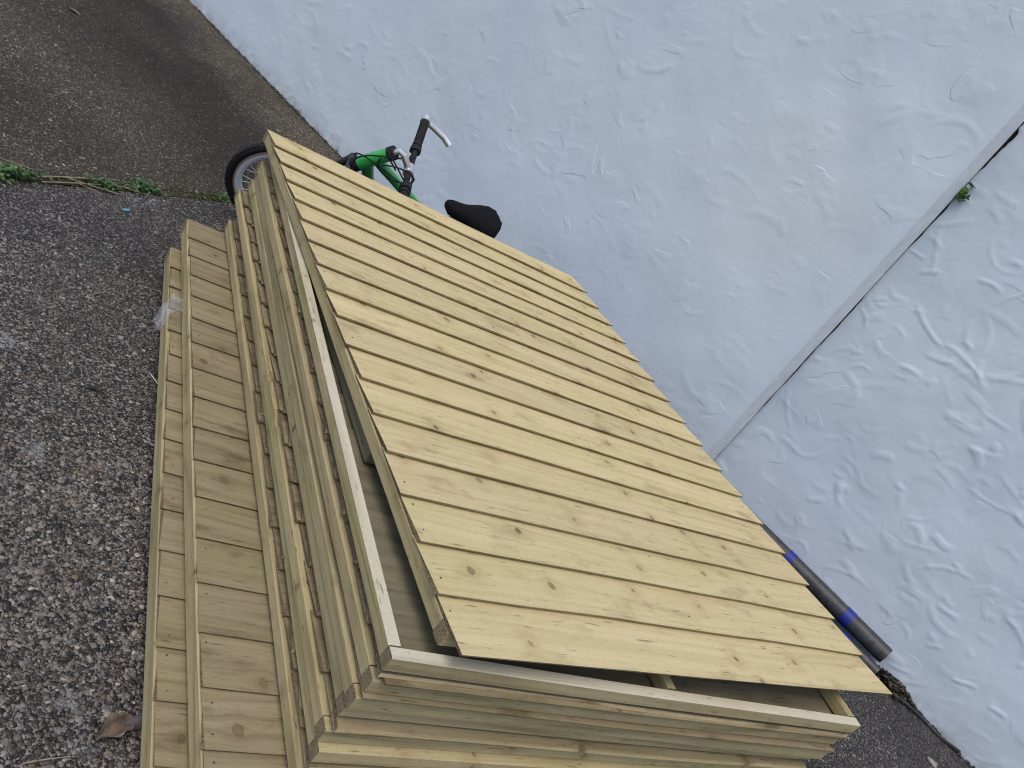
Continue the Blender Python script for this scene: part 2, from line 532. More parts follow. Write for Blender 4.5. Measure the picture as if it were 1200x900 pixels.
# ------------------------------------------------------------------ driveway
def aggregate(name, base, stones, scale, blend, stainc, damp=False):
    k = NT(name)
    tc = k.n('ShaderNodeTexCoord').outputs['Object']
    wv = k.vm('ADD', tc, k.vm('MULTIPLY', k.n('ShaderNodeTexNoise', {'Vector': tc, 'Scale': 120.0}).outputs['Color'], (0.006, 0.006, 0.006)))
    v = k.n('ShaderNodeTexVoronoi', {'Vector': wv, 'Scale': scale})
    cs = k.n('ShaderNodeSeparateColor', {0: v.outputs['Color']})
    sc = k.ramp(cs.outputs[0], stones, 'CONSTANT')
    body = k.mr(v.outputs['Distance'], 0.28, 0.55, 1, 0)
    keep = k.math('GREATER_THAN', cs.outputs[1], 1 - blend)
    c = k.mix(k.math('MULTIPLY', body, keep), base, sc)
    v2 = k.n('ShaderNodeTexVoronoi', {'Vector': wv, 'Scale': scale * 2.3})
    cs2 = k.n('ShaderNodeSeparateColor', {0: v2.outputs['Color']})
    c = k.mix(k.math('MULTIPLY', k.math('GREATER_THAN', cs2.outputs[0], 0.66), k.mr(v2.outputs['Distance'], 0.25, 0.5, 0.8, 0)), c, k.ramp(cs2.outputs[1], stones, 'CONSTANT'))
    big = k.noise(tc, 1.1, 5, 0.6)
    c = k.mix(k.mr(big, 0.42, 0.56, 0, 0.9), c, k.mix(1.0, c, stainc, 'MULTIPLY'))
    if damp:
        so = k.n('ShaderNodeSeparateXYZ', {0: tc}).outputs
        wd_ = k.math('ADD', k.math('MULTIPLY', k.math('SUBTRACT', so[0], 0.914), -0.9083), k.math('MULTIPLY', k.math('SUBTRACT', so[1], 3.453), -0.4183))
        wd_ = k.math('ADD', wd_, k.math('MULTIPLY', k.math('SUBTRACT', k.noise(tc, 2.2, 4), 0.5), 0.5))
        band = k.math('MULTIPLY', k.mr(wd_, 0.30, 0.55, smooth=True), k.mr(wd_, 1.25, 0.80, smooth=True))
        c = k.mix(k.math('MULTIPLY', band, 0.85), c, k.mix(1.0, c, (0.36, 0.35, 0.33), 'MULTIPLY'))
        c = k.mix(k.mr(wd_, 0.32, 0.05, 0, 0.5), c, k.mix(1.0, c, (2.0, 1.9, 1.75), 'MULTIPLY'))
    med = k.noise(tc, 6.5, 5, 0.7)
    c = k.mix(k.mr(med, 0.55, 0.75, 0, 0.35), c, k.mix(1.0, c, (1.5, 1.5, 1.5), 'MULTIPLY'))
    h = k.math('ADD', k.math('MULTIPLY', body, 0.7), k.math('MULTIPLY', k.noise(tc, 300, 2), 0.3))
    return k.out(c, 0.78, k.bump(h, 0.004), Specular_IOR_Level=0.3)


ST = [(0, (0.05, 0.05, 0.05)), (0.2, (0.13, 0.13, 0.13)), (0.42, (0.21, 0.205, 0.20)), (0.6, (0.15, 0.125, 0.10)), (0.68, (0.28, 0.275, 0.26)), (0.88, (0.40, 0.39, 0.36)), (0.96, (0.56, 0.55, 0.51))]
ST2 = [(0, (0.075, 0.06, 0.045)), (0.3, (0.12, 0.10, 0.07)), (0.55, (0.16, 0.125, 0.08)), (0.75, (0.25, 0.215, 0.15)), (0.93, (0.42, 0.37, 0.27))]
MG_NEAR = aggregate('exposed_aggregate_grey', (0.020, 0.018, 0.017), ST, 210, 0.6, (0.55, 0.55, 0.57))  # dark cement base, deepened to paint the shade between stones
MG_FAR = aggregate('exposed_aggregate_brown', (0.028, 0.025, 0.019), ST2, 150, 0.6, (0.60, 0.58, 0.55), True)
MSOIL = NT('joint_soil')
_t = MSOIL.n('ShaderNodeTexCoord').outputs['Object']
_n = MSOIL.noise(_t, 90, 4, 0.7)
MSOIL = MSOIL.out(MSOIL.ramp(_n, [(0.3, (0.03, 0.024, 0.016)), (0.7, (0.13, 0.10, 0.065))]), 0.95, MSOIL.bump(_n, 0.01))

# joint between the slabs, a line on the ground
J0 = Vector((-0.542, 1.903, 0))
J1 = Vector((0.205, 2.385, 0))
JD = (J1 - J0).normalized()
JN = Vector((-JD.y, JD.x, 0))


def slab(name, side, mat, z):
    """fine grid near the view, then out to the horizon"""
    ts = np.concatenate([[-120, -20], np.arange(-4, 5.01, 0.06), [20, 120]])
    ss = np.concatenate([[0.012, 0.02], np.arange(0.05, 3.6, 0.07), [8, 30, 120]])
    T, Q = np.meshgrid(ts, ss)
    wv = 0.010 * (vnoise(T * 9, T * 0, 3 + side) - 0.5) * (Q < 0.03)
    h = z + 0.010 * (fbm(T * 1.3, Q * 1.3, 21 + side, 3) - 0.5) * np.clip(Q * 4, 0, 1) * (Q < 6)
    h = h - 0.02 * (Q < 0.015)
    P = np.stack([J0.x + JD.x * T + side * JN.x * (Q + wv), J0.y + JD.y * T + side * JN.y * (Q + wv), h], -1).reshape(-1, 3)
    n0, n1_ = T.shape
    idx = np.arange(n0 * n1_).reshape(n0, n1_)
    F = np.stack([idx[:-1, :-1], idx[:-1, 1:], idx[1:, 1:], idx[1:, :-1]], -1).reshape(-1, 4)
    if side < 0:
        F = F[:, ::-1]
    return fast_mesh(name, P, F, mat, None, True)


tag(slab('driveway', -1, MG_NEAR, 0.0), kind='structure')
tag(slab('driveway_far_slab', 1, MG_FAR, 0.002), kind='structure')
mesh_obj('ground', [(-150, -150, -0.022), (150, -150, -0.022), (150, 150, -0.022), (-150, 150, -0.022)], [(0, 1, 2, 3)], [MSOIL])['kind'] = 'structure'

# pebbles standing proud of the near slab
kp = NT('pebble')
isl = kp.n('ShaderNodeNewGeometry').outputs['Random Per Island']
pc = kp.ramp(isl, [(0, (0.02, 0.02, 0.02)), (0.26, (0.06, 0.06, 0.06)), (0.38, (0.13, 0.125, 0.12)), (0.48, (0.20, 0.20, 0.20)), (0.6, (0.10, 0.085, 0.075)), (0.66, (0.27, 0.265, 0.255)), (0.78, (0.19, 0.145, 0.10)), (0.82, (0.34, 0.34, 0.33)), (0.92, (0.28, 0.235, 0.16)), (0.945, (0.46, 0.45, 0.42)), (0.985, (0.62, 0.61, 0.57))], 'CONSTANT')
ptc = kp.n('ShaderNodeTexCoord').outputs['Object']
pn = kp.noise(ptc, 1.3, 4)
pc = kp.mix(kp.mr(pn, 0.4, 0.62, 0, 0.5), pc, kp.mix(1.0, pc, (0.62, 0.60, 0.60), 'MULTIPLY'))
pc = kp.mix(1.0, pc, (0.62, 0.565, 0.51), 'MULTIPLY')
salt = kp.mr(kp.noise(ptc, 3.2, 5, 0.65), 0.60, 0.70, 0, 0.75)
pc = kp.mix(salt, pc, (0.30, 0.31, 0.32))
MPEB = kp.out(pc, 0.6, kp.bump(kp.noise(ptc, 500, 2), 0.0006), Specular_IOR_Level=0.4)


kp = NT('pebble_brown')
isl = kp.n('ShaderNodeNewGeometry').outputs['Random Per Island']
pc = kp.ramp(isl, [(0, (0.03, 0.028, 0.024)), (0.3, (0.075, 0.066, 0.05)), (0.5, (0.12, 0.105, 0.08)), (0.66, (0.18, 0.155, 0.11)), (0.78, (0.25, 0.23, 0.18)), (0.88, (0.26, 0.21, 0.11)), (0.93, (0.42, 0.39, 0.32)), (0.985, (0.65, 0.62, 0.55))], 'CONSTANT')
ptc = kp.n('ShaderNodeTexCoord').outputs['Object']
pc = kp.mix(kp.mr(kp.noise(ptc, 1.1, 5, 0.6), 0.42, 0.56, 0, 0.9), pc, kp.mix(1.0, pc, (0.60, 0.58, 0.55), 'MULTIPLY'))
so = kp.n('ShaderNodeSeparateXYZ', {0: ptc}).outputs
wd_ = kp.math('ADD', kp.math('MULTIPLY', kp.math('SUBTRACT', so[0], 0.914), -0.9083), kp.math('MULTIPLY', kp.math('SUBTRACT', so[1], 3.453), -0.4183))
wd_ = kp.math('ADD', wd_, kp.math('MULTIPLY', kp.math('SUBTRACT', kp.noise(ptc, 2.2, 4), 0.5), 0.5))
band = kp.math('MULTIPLY', kp.mr(wd_, 0.30, 0.55, smooth=True), kp.mr(wd_, 1.25, 0.80, smooth=True))
pc = kp.mix(kp.math('MULTIPLY', band, 0.8), pc, kp.mix(1.0, pc, (0.42, 0.40, 0.36), 'MULTIPLY'))
pc = kp.mix(1.0, pc, (0.84, 0.80, 0.71), 'MULTIPLY')
MPEB2 = kp.out(pc, 0.6, Specular_IOR_Level=0.4)


def pebbles(name, pts, size, mat, zbase=0.0, low=False):
    n = len(pts)
    # low dome: centre, inner ring of 5, outer ring of 5
    k_ = 5
    th = np.arange(k_) * 2 * PI / k_
    ring1 = np.stack([np.cos(th) * 0.62, np.sin(th) * 0.62, np.full(k_, 0.42)], 1)
    ring2 = np.stack([np.cos(th + 0.3), np.sin(th + 0.3), np.full(k_, -0.25)], 1)
    base = np.concatenate([[[0, 0, 0.55]], ring1, ring2])
    F = [(0, 1 + i, 1 + (i + 1) % k_) for i in range(k_)]
    for i in range(k_):
        F += [(1 + i, 6 + i, 1 + (i + 1) % k_), (6 + i, 6 + (i + 1) % k_, 1 + (i + 1) % k_)]
    nv_ = 11
    if low:
        th = np.arange(6) * PI / 3
        base = np.concatenate([[[0, 0, 0.55]], np.stack([np.cos(th), np.sin(th), np.full(6, -0.1)], 1)])
        F = [(0, 1 + i, 1 + (i + 1) % 6) for i in range(6)]
        nv_ = 7
    F = np.array(F)
    V = base[None] * (1 + 0.28 * rng.standard_normal((n, nv_, 3)))
    sc = size[:, None] * np.stack([np.ones(n), rng.uniform(0.55, 1.0, n), rng.uniform(0.45, 0.8, n)], 1)
    V = V * sc[:, None]
    a = rng.uniform(0, 2 * PI, n)
    ca, sa = np.cos(a)[:, None], np.sin(a)[:, None]
    X = V[..., 0] * ca - V[..., 1] * sa + pts[:, 0:1]
    Y = V[..., 0] * sa + V[..., 1] * ca + pts[:, 1:2]
    Z = V[..., 2] + zbase
    V = np.stack([X, Y, Z], -1).reshape(-1, 3)
    FF = (F[None] + (np.arange(n) * nv_)[:, None, None]).reshape(-1, 3)
    return fast_mesh(name, V, FF, mat, None, False)


def on_near_slab(p):
    q = (p[:, 0] - J0.x) * JN.x + (p[:, 1] - J0.y) * JN.y
    return q < -0.02


def slab_h(p):
    q = -((p[:, 0] - J0.x) * JN.x + (p[:, 1] - J0.y) * JN.y)
    t = (p[:, 0] - J0.x) * JD.x + (p[:, 1] - J0.y) * JD.y
    return 0.010 * (fbm(t * 1.3, q * 1.3, 20, 3) - 0.5) * np.clip(q * 4, 0, 1)


def scatter(name, regions, med, spread, lo, hi, side, mat, low=False):
    P_ = np.concatenate([np.stack([rng.uniform(x0, x1, n), rng.uniform(y0, y1, n)], 1) for (x0, x1, y0, y1, n) in regions])
    q = (P_[:, 0] - J0.x) * JN.x + (P_[:, 1] - J0.y) * JN.y
    P_ = P_[(q * side) > 0.02]
    P_ = P_[~((P_[:, 0] > -0.12) & (P_[:, 0] < 0.95) & (P_[:, 1] < 1.5))]
    offw = (P_[:, 0] - B0.x) * NRM.x + (P_[:, 1] - B0.y) * NRM.y
    alw = (P_[:, 0] - B0.x) * D.x + (P_[:, 1] - B0.y) * D.y
    P_ = P_[offw > np.where(alw > EDGE, -REC + 0.02, 0.01)]
    sz = np.clip(rng.lognormal(math.log(med), spread, len(P_)), lo, hi)
    q = np.abs((P_[:, 0] - J0.x) * JN.x + (P_[:, 1] - J0.y) * JN.y)
    t = (P_[:, 0] - J0.x) * JD.x + (P_[:, 1] - J0.y) * JD.y
    hz = 0.010 * (fbm(t * 1.3, q * 1.3, 21 + side, 3) - 0.5) * np.clip(q * 4, 0, 1) + (0.002 if side > 0 else 0)
    return pebbles(name, P_, sz, mat, hz[:, None], low)


pe = scatter('gravel', [(-0.80, -0.12, -0.05, 0.85, 92000)], 0.0026, 0.46, 0.0012, 0.0085, -1, MPEB)
tag(pe, 'small mixed grey and tan stones in the concrete nearest the camera', kind='stuff')
pe = scatter('gravel', [(-1.05, 0.0, 0.85, 1.6, 52000), (-1.1, 0.3, 1.6, 2.45, 34000), (1.15, 2.85, -0.30, 0.7, 18000)],
             0.0026, 0.42, 0.0014, 0.0075, -1, MPEB, True)
tag(pe, 'small mixed grey and tan stones exposed in the concrete', kind='stuff')
pe = scatter('gravel', [(-1.8, 1.0, 1.9, 5.2, 70000)], 0.0032, 0.35, 0.0018, 0.008, 1, MPEB2, True)
tag(pe, 'fine brownish stones exposed in the far slab', kind='stuff')

# ------------------------------------------------------------------ fence panels
BL, BW = 1.0, 0.125     # unit board, scaled along x to the panel


def board_mesh(seed):
    r = random.Random(seed)
    seg = 7
    v, f, mi = [], [], []
    kink = r.uniform(-0.003, 0.003)
    e0 = [r.uniform(-0.004, 0.002) for _ in range(4)]
    e1 = [r.uniform(-0.002, 0.006) for _ in range(4)]
    for i in range(seg + 1):
        x = i / seg
        bow = kink * math.sin(PI * x)
        w0 = r.uniform(-0.0012, 0.0012)
        wz = r.uniform(-0.0006, 0.0006)
        ring = [(0.0035 + w0 + bow, 0.0012 + r.uniform(0, .0008)), (0.0 + w0 + bow + r.uniform(0, .0012), 0.0074 + wz), (BW + bow, 0.0032), (BW + bow, 0.0)]
        for j, (y, z) in enumerate(ring):
            xx = x + ((e0[j] - (0.0015 if j < 2 else -0.001)) if i == 0 else 0) + ((e1[j] * 0.4 + (0.0045 if j < 2 else -0.0035)) if i == seg else 0)
            v.append((xx, y, z))
    for i in range(seg):
        for j in range(4):
            a, b = i * 4 + j, i * 4 + (j + 1) % 4
            f.append((a, a + 4, b + 4, b))
            mi.append(1 if j == 0 else 0)
    f.append((0, 1, 2, 3))
    mi.append(2)
    e = seg * 4
    f.append((e + 3, e + 2, e + 1, e))
    mi.append(2)
    me = bpy.data.meshes.new('board')
    me.from_pydata(v, [], f)
    return me, mi


BOARDS = {}


def boards_for(mat):
    if mat.name not in BOARDS:
        L = []
        for s in range(9):
            me, mi = board_mesh(s * 7 + 1)
            for m in (mat, ME_BUT, ME_END):
                me.materials.append(m)
            me.polygons.foreach_set('material_index', mi)
            me.update()
            L.append(me)
        BOARDS[mat.name] = L
    return BOARDS[mat.name]


BATS = {}


def batten_mesh(L, w, h, mat, seed, face=None):
    """bar along x with eased edges"""
    key = (round(L, 3), w, h, mat.name, seed, face.name if face else '')
    if key in BATS:
        return BATS[key]
    r = random.Random(seed)
    c = 0.0018
    prof = [(0, c), (0, h - c), (c, h), (w - c, h), (w, h - c), (w, c), (w - c, 0), (c, 0)]
    v, f, mi = [], [], []
    seg = 5
    bow = r.uniform(-0.003, 0.003)
    for i in range(seg + 1):
        x = L * i / seg
        dy = bow * math.sin(PI * i / seg) + r.uniform(-.0006, .0006)
        dz = r.uniform(-.0005, .0005)
        for (y, z) in prof:
            v.append((x, y + dy, z + dz))
    n = len(prof)
    for i in range(seg):
        for j in range(n):
            a, b = i * n + j, i * n + (j + 1) % n
            f.append((a, a + n, b + n, b))
            mi.append(2 if (face and j in (1, 2, 3, 5, 6, 7)) else 0)  # upper and lower faces painted paler for sky sheen, sides browner for shade
    f.append(tuple(range(n)))
    f.append(tuple(seg * n + j for j in reversed(range(n))))
    mi += [1, 1]
    me = bpy.data.meshes.new('batten')
    me.from_pydata(v, [], f)
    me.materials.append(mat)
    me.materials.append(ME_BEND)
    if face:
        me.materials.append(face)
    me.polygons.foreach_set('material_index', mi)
    me.update()
    BATS[key] = me
    return me


knm = NT('rusty_nail').out((0.10, 0.07, 0.05), 0.6, Metallic=0.5)


def panel(label, corner, yaw, W, L, flip=False, away=False, mat=MW_BACK, bmat=MW_BAT, fh=0.028, fw=0.025,
          over=0.0, seed=1, tilt=(0, 0), nails=False, pale=None, nb=17, jit=0.003, inset=0.0, lap=1.0):
    """corner = near left corner of the panel at its underside (world)"""
    r = random.Random(seed * 31 + 5)
    root = empty('fence_panel')
    tag(root, label, 'fence panel', 'fence panels stacked on the driveway')
    T = fh + 0.013
    m = Matrix.Translation(Vector(corner)) @ Matrix.Rotation(yaw, 4, 'Z') @ Matrix.Rotation(tilt[0], 4, 'X') @ Matrix.Rotation(tilt[1], 4, 'Y')
    if flip:
        m = m @ Matrix.Translation((W, 0, T)) @ Matrix.Rotation(PI, 4, 'Y')
    if away:
        m = m @ Matrix.Translation((W, L, 0)) @ Matrix.Rotation(PI, 4, 'Z')
    root.matrix_world = m
    yo = over
    # rails along the panel (3) between the end rails (2)
    def bat(x, y, rz, LL, mt, s):
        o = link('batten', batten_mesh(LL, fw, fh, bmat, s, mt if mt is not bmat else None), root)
        o.location = (x, y, 0)
        o.rotation_euler = (0, 0, rz)
        return o
    inner = L - yo - 2 * fw - 0.002
    for i, xx in enumerate((fw, W / 2 + fw / 2, W)):
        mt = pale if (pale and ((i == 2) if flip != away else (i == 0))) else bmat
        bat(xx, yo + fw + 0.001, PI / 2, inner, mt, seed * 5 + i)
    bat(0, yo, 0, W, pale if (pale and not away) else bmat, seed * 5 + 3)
    bat(0, L - fw, 0, W, bmat, seed * 5 + 4)
    # boards
    p = (L - BW) / (nb - 1)
    bl = boards_for(mat)
    nm = MB()
    for i in range(nb):
        me = bl[r.randrange(len(bl))]
        b = link('board', me, root)
        xj = r.uniform(-jit, jit)
        b.location = (inset + xj, i * p + r.uniform(-0.002, 0.002), fh + 0.0060 * lap)
        b.rotation_euler = (-math.atan2(0.0058 * lap, BW) + r.uniform(-0.002, 0.002), 0, r.uniform(-0.0008, 0.0008))
        b.scale = (W - 2 * inset - xj + r.uniform(-jit, jit), 1, lap)
        if nails:
            for xx in (0.016, W / 2, W - 0.016):
                for q in (0.03, 0.085):
                    if r.random() < 0.38:
                        continue
                    cx = xx + r.uniform(-.005, .005)
                    cy = i * p + q + r.uniform(-.008, .008)
                    zc = fh + lap * (0.0060 + 0.0070 - (0.0096 * (q / BW))) + 0.0005
                    nm.tube([(cx, cy, zc - 0.003), (cx, cy, zc)], 0.0018, 7)
    if nails:
        o = nm.build('nail_heads', knm, root)
        o['kind'] = 'stuff'
    return root


Y0 = math.radians(-3.6)
# top panel
panel('topmost fence panel, overlapping pale boards facing up, laid askew over the whole stack',
      (0.0, 0.0, 0.4585), 0, 1.22, 1.783, mat=MW_TOP, over=0.045, seed=1, nails=True, jit=0.002)
STK = [
    # label, dx, dy, yaw offset, length, width, flip, away
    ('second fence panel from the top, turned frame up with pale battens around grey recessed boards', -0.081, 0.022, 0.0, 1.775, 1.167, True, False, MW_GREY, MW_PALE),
    ('third fence panel from the top, board edges touching the pale upturned frame above', -0.079, 0.012, 0.3, 1.77, 1.170, False, False, MW_BACK, None),
    ('fourth fence panel from the top, laid boards up under the third', -0.082, 0.016, -0.2, 1.79, 1.165, False, False, MW_BACK, None),
    ('fifth fence panel from the top, its batten resting directly against the one above', -0.078, 0.020, 0.1, 1.78, 1.168, True, False, MW_BACK, None),
    ('sixth fence panel from the top, brown stained board ends pressed to the one above', -0.084, 0.018, 0.4, 1.80, 1.168, False, False, MW_BACK, None),
    ('seventh fence panel from the top, just above the one resting on the wide exposed boards', -0.082, 0.008, -0.1, 1.775, 1.166, True, False, MW_BACK, None),
    ('eighth fence panel from the top, its pale batten lying on the wide exposed boards', -0.088, -0.020, 0.2, 1.79, 1.170, False, False, MW_BACK, None),
]
zt = 0.4575
pitch = 0.0415
for i, (lab, dx, dy, dyaw, L, W, fl, aw, mt, pale) in enumerate(STK):
    zt -= pitch if i else 0.045
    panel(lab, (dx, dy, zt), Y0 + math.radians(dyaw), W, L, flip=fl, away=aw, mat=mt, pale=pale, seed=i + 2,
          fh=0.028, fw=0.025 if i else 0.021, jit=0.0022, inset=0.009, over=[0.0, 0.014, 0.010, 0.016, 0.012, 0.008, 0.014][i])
# two wider lying panels that stick out on the left
c1 = Vector((-0.0887, 1.7652, 0))
y1 = math.radians(-4.0)
L1 = 1.80
n1c = c1 - Vector((-math.sin(y1), math.cos(y1), 0)) * L1
zt -= 0.0585
panel('broad knotty fence panel sticking out left, its plank faces exposed beside the stack', (n1c.x, n1c.y, zt), y1, 1.22, L1,
      away=False, lap=0.6, seed=21, nails=True, fh=0.042, fw=0.036, mat=MW_BACK, jit=0.0008, inset=0.004)
c2 = Vector((-0.1186, 1.6725, 0))
y2 = math.radians(-4.9)
n2c = c2 - Vector((-math.sin(y2), math.cos(y2), 0)) * L1
zt -= 0.0595
panel('lowest fence panel of the stack, its narrow strip of boards showing next to the driveway', (n2c.x, n2c.y, zt), y2, 1.22, L1,
      away=False, lap=0.6, seed=23, nails=True, fh=0.042, fw=0.036, mat=MW_BACK, jit=0.0008, inset=0.004)
print('underside of lowest panel', zt)
oc = link('timber_offcut', batten_mesh(0.56, 0.030, 0.0225, MW_GREY, 77))
oc.location = (0.036, 0.462, 0.4282)
oc.rotation_euler = (0, 0, PI / 2 + math.radians(-1.5))
tag(oc, 'short dark offcut of batten lying inside the upturned frame, half under the top panel', 'timber')
# timber bearers under the stack
be0 = None
for i, yy in enumerate((0.10, 0.80, 1.50)):
    me = batten_mesh(1.12, 0.07, zt - 0.004, MW_BAT, 90)
    b = link('timber_bearer', me)
    b.location = (-0.16 + 0.06 * i, yy, 0.003)
    b.rotation_euler = (0, 0, Y0)
    tag(b, ['timber bearer under the near end of the panel stack', 'timber bearer under the middle of the panel stack', 'timber bearer under the far end of the panel stack'][i], 'timber', 'bearers under the panel stack')

# ------------------------------------------------------------------ bicycle
green = NT('green_frame_paint').out((0.03, 0.36, 0.07), 0.28, Coat_Weight=0.4)
chrome = NT('worn_chrome')
_t = chrome.n('ShaderNodeTexCoord').outputs['Object']
chrome = chrome.out((0.66, 0.66, 0.67), 0.34, Metallic=0.8)
alu = NT('dull_rim_alloy').out((0.72, 0.75, 0.80), 0.5, Metallic=0.0)
rub = NT('black_rubber')
_t = rub.n('ShaderNodeTexCoord').outputs['Object']
rub = rub.out((0.016, 0.016, 0.018), 0.8, rub.bump(rub.noise(_t, 300, 2), 0.0008), Specular_IOR_Level=0.25)
tan = NT('tan_sidewall').out((0.30, 0.19, 0.10), 0.8)
fab = NT('black_saddle_fabric')
_t = fab.n('ShaderNodeTexCoord').outputs['Object']
fab = fab.out((0.008, 0.008, 0.010), 0.9, fab.bump(fab.noise(_t, 700, 2), 0.0006), Specular_IOR_Level=0.12)

kfork = NT('black_fork_paint').out((0.025, 0.025, 0.028), 0.35)
bp = [0.6773845321603885, 2.434336690484508, 3.3420796814044658, -0.6270488520866224, 2.697098216030233, 0.6472400783195265]
sB = 0.88
bike = empty('bicycle')
tag(bike, "child's green bicycle with black saddle and chrome bar end leaning behind the panel stack", 'bicycle')
Mb = Matrix.Rotation(bp[2], 4, 'Z') @ Matrix.Rotation(bp[3], 4, 'X')
ha = math.radians(71)
AX = Vector((-math.cos(ha), 0, math.sin(ha)))
HB = Vector((0.42, 0, 0.70))
HT = HB + AX * 0.12
Rs = Matrix.Rotation(bp[4], 3, AX)


def st(v):
    return HB + Rs @ (Vector(v) - HB)


FA0 = HB - AX * 0.37 + Vector((math.sin(ha), 0, math.cos(ha))) * 0.04
RW = 0.237
low = 9
for i in range(64):
    t = 2 * PI * i / 64
    p = Mb @ (st(FA0 + RW * Vector((math.cos(t), 0, math.sin(t)))) * sB)
    low = min(low, p.z)
Mb = Matrix.Translation((bp[0], bp[1], -low)) @ Mb @ Matrix.Scale(sB, 4)
bike.matrix_world = Mb


def T(mb_, pts, r, n=10, **kw):
    mb_.tube(pts, r, n, **kw)


RA = Vector((-0.30, 0, 0.363))
BBK = Vector((0.03, 0, 0.27))
SC = Vector((-0.20, 0, bp[5] - 0.19))
mb = MB()
T(mb, [HB - AX * 0.005, HT + AX * 0.005], 0.026, 14)
T(mb, [HT - AX * 0.055, SC], 0.021, 12)
T(mb, [HB + AX * 0.03, BBK], 0.024, 12)
T(mb, [BBK, SC + Vector((-0.01, 0, 0.03))], 0.019, 12)
for s in (-1, 1):
    T(mb, [BBK + Vector((0, s * 0.02, 0)), RA + Vector((0, s * 0.06, 0))], 0.010, 8)
    T(mb, [SC + Vector((0, s * 0.015, 0)), RA + Vector((0, s * 0.06, 0))], 0.009, 8)
mb.build('frame', green, bike)
mb = MB()
T(mb, [HT + AX * 0.004, HT + AX * 0.030], 0.027, 14)
mb.build('headset', rub, bike)
mb = MB()
T(mb, [HB - AX * 0.034, HB - AX * 0.006], 0.028, 14)
mb.build('headset', rub, bike)
# fork
mb = MB()
cr = st(HB - AX * 0.045)
lat = Rs @ Vector((0, 1, 0))
fa = st(FA0)
T(mb, [cr - lat * 0.055, cr, cr + lat * 0.055], 0.019, 10)
for s in (-1, 1):
    T(mb, [cr + lat * s * 0.052, (cr * 0.4 + fa * 0.6) + lat * s * 0.052, fa + lat * s * 0.05], [0.016, 0.014, 0.010], 10)
mb.build('fork', kfork, bike)


def wheel(center, lt, tan_on):
    lt = lt.normalized()
    e1 = Vector((0, 0, 1)) - lt * lt.z
    e1.normalize()
    e2 = lt.cross(e1)

    def ringp(r_, o=0, n=56):
        return [center + e1 * r_ * math.cos(2 * PI * i / n) + e2 * r_ * math.sin(2 * PI * i / n) + lt * o for i in range(n)]
    root = MB()
    root.tube(ringp(RW - 0.016), 0.0165, 12, closed=True, up=lt)
    # tread blocks
    for i in range(70):
        a = 2 * PI * i / 70
        c = center + (e1 * math.cos(a) + e2 * math.sin(a)) * (RW - 0.002)
        rd = (e1 * math.cos(a) + e2 * math.sin(a))
        tn = lt.cross(rd)
        m3 = Matrix((rd, tn, lt)).transposed()
        for q in (-0.007, 0.007):
            root.box(c + lt * q + tn * (0.004 if q > 0 else -0.004), (0.003, 0.0055, 0.0045), m3)
    w_ = root.build('wheel', rub, bike)
    mb = MB()
    for s in (-1, 1):
        mb.tube(ringp(RW - 0.033, s * 0.012), 0.0028, 6, closed=True)
    sd = mb.build('sidewall', tan, w_)
    mb = MB()
    mb.tube(ringp(RW - 0.045), 0.014, 10, closed=True, oval=(0.9, 1.3), up=lt)
    mb.build('rim', alu, w_)
    mb = MB()
    mb.tube([center - lt * 0.045, center - lt * 0.03, center + lt * 0.03, center + lt * 0.045], [0.02, 0.014, 0.014, 0.02], 12)
    mb.build('hub', alu, w_)
    mb = MB()
    for i in range(32):
        a = 2 * PI * i / 32
        s = 1 if i % 2 else -1
        b_ = a + (0.55 if (i // 2) % 2 else -0.55)
        p0 = center + (e1 * math.cos(b_) + e2 * math.sin(b_)) * 0.018 + lt * s * 0.03
        p1 = center + (e1 * math.cos(a) + e2 * math.sin(a)) * (RW - 0.055)
        mb.tube([p0, p1], 0.0013, 4, cap=False)
    sp = mb.build('spokes', alu, w_)
    sp['kind'] = 'stuff'
    return w_


wheel(fa, lat, True)
wheel(RA, Vector((0, 1, 0)), False)
